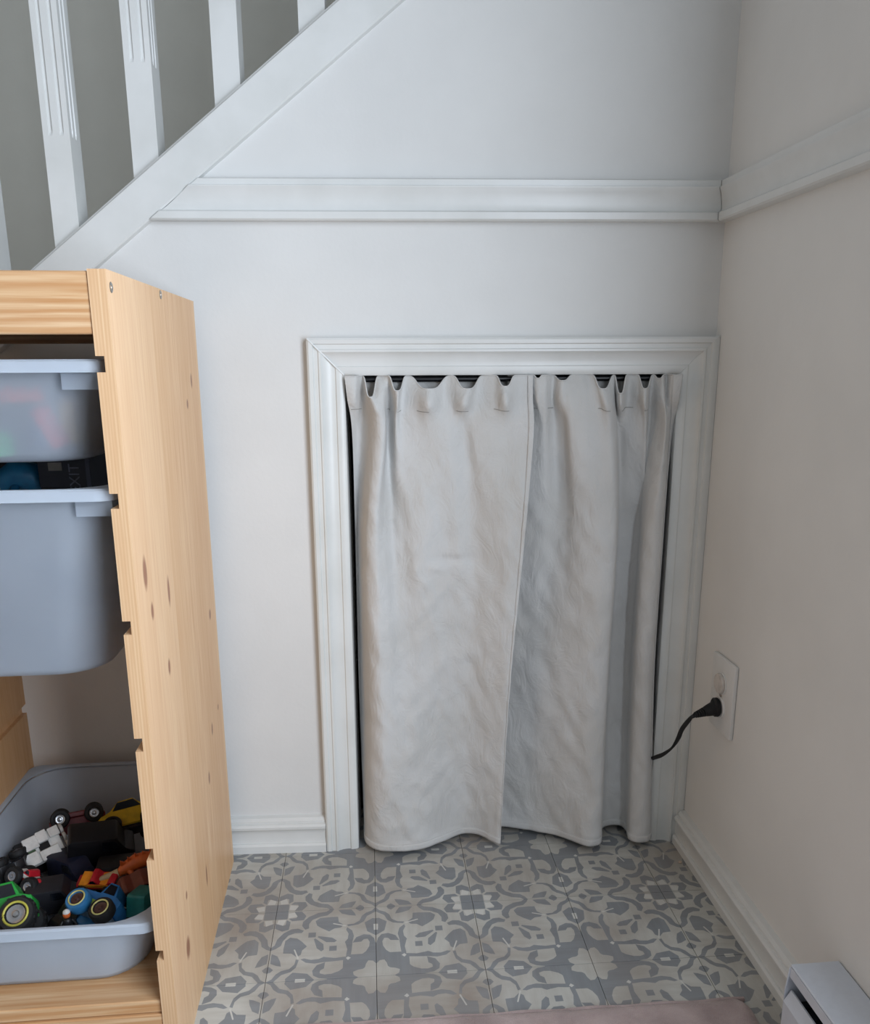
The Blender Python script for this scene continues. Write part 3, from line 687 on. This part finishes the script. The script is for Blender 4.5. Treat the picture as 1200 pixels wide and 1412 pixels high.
o = obj('lettering', me, K(104, 106, 122), t); o.location = (-.036, -.0308, .024); o.rotation_euler = (math.pi/2, -math.pi/2, 0)
p = L2W(-.196, -.19, .675)
t = thing('toy_creature', 'blue plastic toy creature with curved back in the deep bin', 'toy animal', p, (0, 0, .2), G2)
bm = bmesh.new(); tube(bm, [(-.035, 0, -.02), (-.022, 0, .002), (-.004, 0, .014), (.014, 0, .010), (.032, .0, -.004), (.046, .004, -.012)], lambda f: .006+.014*math.sin(math.pi*min(1, f+.06)), 14); obj('body', bm, K(20, 104, 142), t, 60)
for s in (-1, 1):
    bm = bmesh.new(); tube(bm, [(-.005, s*.012, 0), (-.008, s*.026, -.010), (-.016, s*.030, -.022)], lambda f: .006-.003*f, 8); obj('leg', bm, K(20, 92, 130), t, 60)
p = L2W(-.205, -.09, .672)
t = thing('toy_vehicle', 'bulky black plastic toy behind the blue toy creature', 'toy vehicle', p, (0, 0, .1), G2)
obj('shell', npr([(-.07, -.04), (-.07, .01), (-.05, .038), (.05, .042), (.066, .01), (.07, -.04)], 'y', -.03, .04, bev=.006, seg=2), BLK, t, 40)
obj('hatch', nb(-.03, .02, -.034, -.029, -.02, .026, bev=.003), K(34, 34, 40), t)
p = L2W(-.195, -.30, .678)
t = thing('toy_block', 'small cream plastic block beside the blue toy creature', 'toy block', p, (.3, .2, .4), G2)
obj('brick', nb(-.014, .014, -.012, .012, -.012, .008, bev=.001), PALE, t)
for a in (-.007, .007):
    for b in (-.006, .006): obj('stud', nl([(.0034, .0082), (.0034, .0105), (.003, .011)], 10, Matrix.Translation((a, b, 0))), PALE, t, 40)
# ---- coloured pieces in the frosted top bin, seen through its wall
def block(label, lx, ly, lz, size, rot, mat, n, m_):
    p = L2W(lx, ly, lz); t = thing('toy_block', label, 'toy block', p, [math.radians(a) for a in rot], 'blocks in the top bin')
    a, b, c = size; obj('brick', nb(-a/2, a/2, -b/2, b/2, 0, c, bev=.0012), mat, t)
    for i in range(n):
        for j in range(m_):
            obj('stud', nl([(.0042, c+.0003), (.0042, c+.003), (.0036, c+.0036)], 12, Matrix.Translation(((i-(n-1)/2)*a/n, (j-(m_-1)/2)*b/m_, 0))), mat, t, 40)
block('red toy brick leaning inside the frosted top bin', -.094, -.378, .757, (.044, .018, .014), (0, 62, 0), K(236, 60, 50), 4, 1)
block('orange toy brick lying across the red one inside the top bin', -.112, -.376, .786, (.040, .020, .012), (0, 0, 8), K(240, 96, 60), 3, 1)
block('green toy brick at the bottom of the frosted top bin', -.150, -.378, .731, (.042, .020, .022), (0, 0, 5), K(70, 200, 110), 3, 1)
block('yellow toy brick by the side wall of the frosted top bin', -.074, -.352, .742, (.016, .030, .045), (0, 0, 0), K(238, 182, 60), 1, 2)
block('blue toy brick further back in the frosted top bin', -.12, -.27, .729, (.05, .03, .03), (0, 0, 20), K(70, 100, 190), 4, 2)

# ================================================================== outlet, plug and cord
oc = Vector(wallp(0, -.135, .3255))
t = thing('power_outlet', 'white duplex outlet cover plate on the right wall beside the cupboard', 'outlet', oc, (0, 0, AW))
obj('cover_plate', nb(-.0068, 0, -.0385, .0385, -.059, .059, bev=.0025, seg=2), PLATE, t, 40)
RX = Matrix.Rotation(-math.pi/2, 4, 'Y')
for dz in (-.0195, .0195): obj('receptacle', nl([(.0172, .0065), (.0172, .0085), (.0165, .0092)], 28, Matrix.Translation((0, 0, dz))@RX), PLATE, t, 40)
obj('center_screw', nl([(.003, .0066), (.003, .0078), (.0022, .0084)], 12, RX), STEEL, t, 40)
tag(obj('safety_plug', nl([(.0158, 0), (.0162, .0018), (.0150, .004), (.008, .0046)], 28, Matrix.Translation(Vector(wallp(-.0095, -.135, .345)))@Matrix.Rotation(AW, 4, 'Z')@RX), K(214, 206, 198), None, 50), 'round off-white child safety cap plugged in the upper socket', 'safety cap')
s0 = Vector(wallp(-.0100, -.135, .306))
t = thing('power_lead', 'black two-wire power cord plugged into the outlet and running behind the curtain', 'cord', s0, (0, 0, 0))
e0 = Vector((-.036, -.010, -.007)); dirv = e0.normalized()
q = dirv.to_track_quat('Z', 'X').to_matrix().to_4x4()
obj('plug_flange', nl([(.0140, 0), (.0150, .002), (.0148, .006), (.0125, .008)], 24, RX), RUBBER, t, 40)
obj('plug_body', nl([(.0110, .004), (.0105, .010), (.0090, .018), (.0078, .023), (.0065, .025)], 20, q), RUBBER, t, 40)
for i in range(5):
    d = .0262+i*.0034; r = .0072-i*.0006
    obj('strain_relief', nl([(r*.6, d-.002), (r, d-.0012), (r, d+.0008), (r*.6, d+.0016)], 16, q), RUBBER, t, 40)
obj('strain_core', nl([(.0040, .024), (.0034, .043)], 12, q), RUBBER, t, 40)
st = dirv*.041
via = [st, dirv*.045+Vector((0, 0, -.001))]
for (u, v, y) in ((952, 991, -.140), (941, 1005, -.124), (935, 1019, -.106), (927, 1031, -.086), (915, 1040, -.062), (905, 1044, -.038), (897, 1047, -.014), (888, 1052, .012), (872, 1075, .045)):
    via.append(at_y(u, v, y)-s0)
fine = []
n = 80
for i in range(n+1): f = i/n; fine.append(Vector([cr([p[k] for p in via], f) for k in range(3)]))
bm = bmesh.new(); tube(bm, fine, .0036, 10, flat=.55, twist=7.5); obj('cable', bm, RUBBER, t, 50)

# ================================================================== rug, heater, crumb
rc = at_z(1029, 1371, .009); a = AT
rug = thing('bath_mat', 'dusty mauve plush mat on the patterned tiles before the cupboard', 'rug', (rc.x, rc.y, 0), (0, 0, -a+2*a-.0))
RWd, RLn = .70, .55
bm = bmesh.new(); nx, ny = 150, 110; vs = []
for j in range(ny+1):
    row = []
    for i in range(nx+1):
        x, y = -RWd*i/nx, -RLn*j/ny
        # rounded corners and a soft wavy border
        ex, ey = min(-x, RWd+x), min(-y, RLn+y); R0 = .022
        if ex < R0 and ey < R0:
            k = math.hypot(R0-ex, R0-ey)
            if k > 1e-6 and max(R0-ex, R0-ey) > 0:
                m_ = max(R0-ex, R0-ey)/k; cx_ = -R0 if -x < R0 else -RWd+R0; cy_ = -R0 if -y < R0 else -RLn+R0
                x, y = cx_+(x-cx_)*m_, cy_+(y-cy_)*m_
        e = min(ex, ey); h = .0095*min(1, (e/.012))**.45+.0004
        h += .0012*noise.noise(Vector((x*60, y*60, 1)))*min(1, e/.01)+.0008*noise.noise(Vector((x*220, y*220, 4)))*min(1, e/.01)
        wob = .0015*noise.noise(Vector((x*25, y*25, 9)))
        row.append(bm.verts.new((x+wob, y+wob, max(h, .0004))))
    vs.append(row)
for j in range(ny):
    for i in range(nx): bm.faces.new((vs[j][i], vs[j+1][i], vs[j+1][i+1], vs[j][i+1]))
obj('pile', bm, rug_mat(), rug, 180)
bm = bmesh.new(); tube(bm, [(-.004-.69*i/60, -.0035+.0012*math.sin(i*.8), .0045) for i in range(61)], .0032, 6); obj('edge_binding', bm, rug_mat(), rug, 60)

hp = Vector(wallp(0, -.4915, 0))
heat = thing('baseboard_heater', 'pale grey-white electric baseboard heater on the right wall', 'heater', hp, (0, 0, AW))
HL = .85; HD, HT = .061, .1345
obj('top_panel', nb(-HD, -.001, -HL, 0, HT-.003, HT, bev=.0012), HEAT, heat)
obj('top_lip', npr([(-HD, HT-.003), (-HD-.0005, HT-.016), (-HD+.0015, HT-.016), (-HD+.002, HT-.003)], 'y', -HL, -.0022), HEAT, heat)
obj('end_cap', npr([(-.001, .018), (-HD+.006, .018), (-HD-.004, .030), (-HD-.004, HT-.034), (-HD-.001, HT-.004), (-.001, HT-.004)], 'y', -.002, .0, bev=.0008), HEAT, heat)
obj('front_panel', npr([(-HD+.003, .026), (-HD-.006, .034), (-HD-.006, HT-.048), (-HD+.002, HT-.034), (-HD+.004, HT-.034), (-HD-.003, HT-.049), (-HD-.003, .036), (-HD+.005, .028)], 'y', -HL, -.004), HEAT, heat)
obj('back_plate', nb(-.004, -.001, -HL, -.002, .018, HT-.003), HEAT, heat)
obj('heating_element', nb(-.048, -.012, -HL, -.006, .045, .085), K(40, 42, 48), heat)
for i in range(40): obj('fin', nb(-.050, -.010, -.02-i*.0205, -.0194-i*.0205, .040, .090), K(60, 62, 68), heat)
cp = at_z(938, 1189, .001)
bm = bmesh.new(); lathe(bm, [(.0018, -.001), (.0034, .0003), (.0030, .0016), (.0012, .0021)], 9)
for v in bm.verts: v.co += Vector((noise.noise(v.co*900), noise.noise(v.co*900+Vector((3, 1, 2))), 0))*.001
cr_ = tag(obj('crumb', bm, K(200, 180, 160), None, 60), 'tiny pale crumb on the tiles beside the right baseboard', 'crumb'); cr_.location = cp
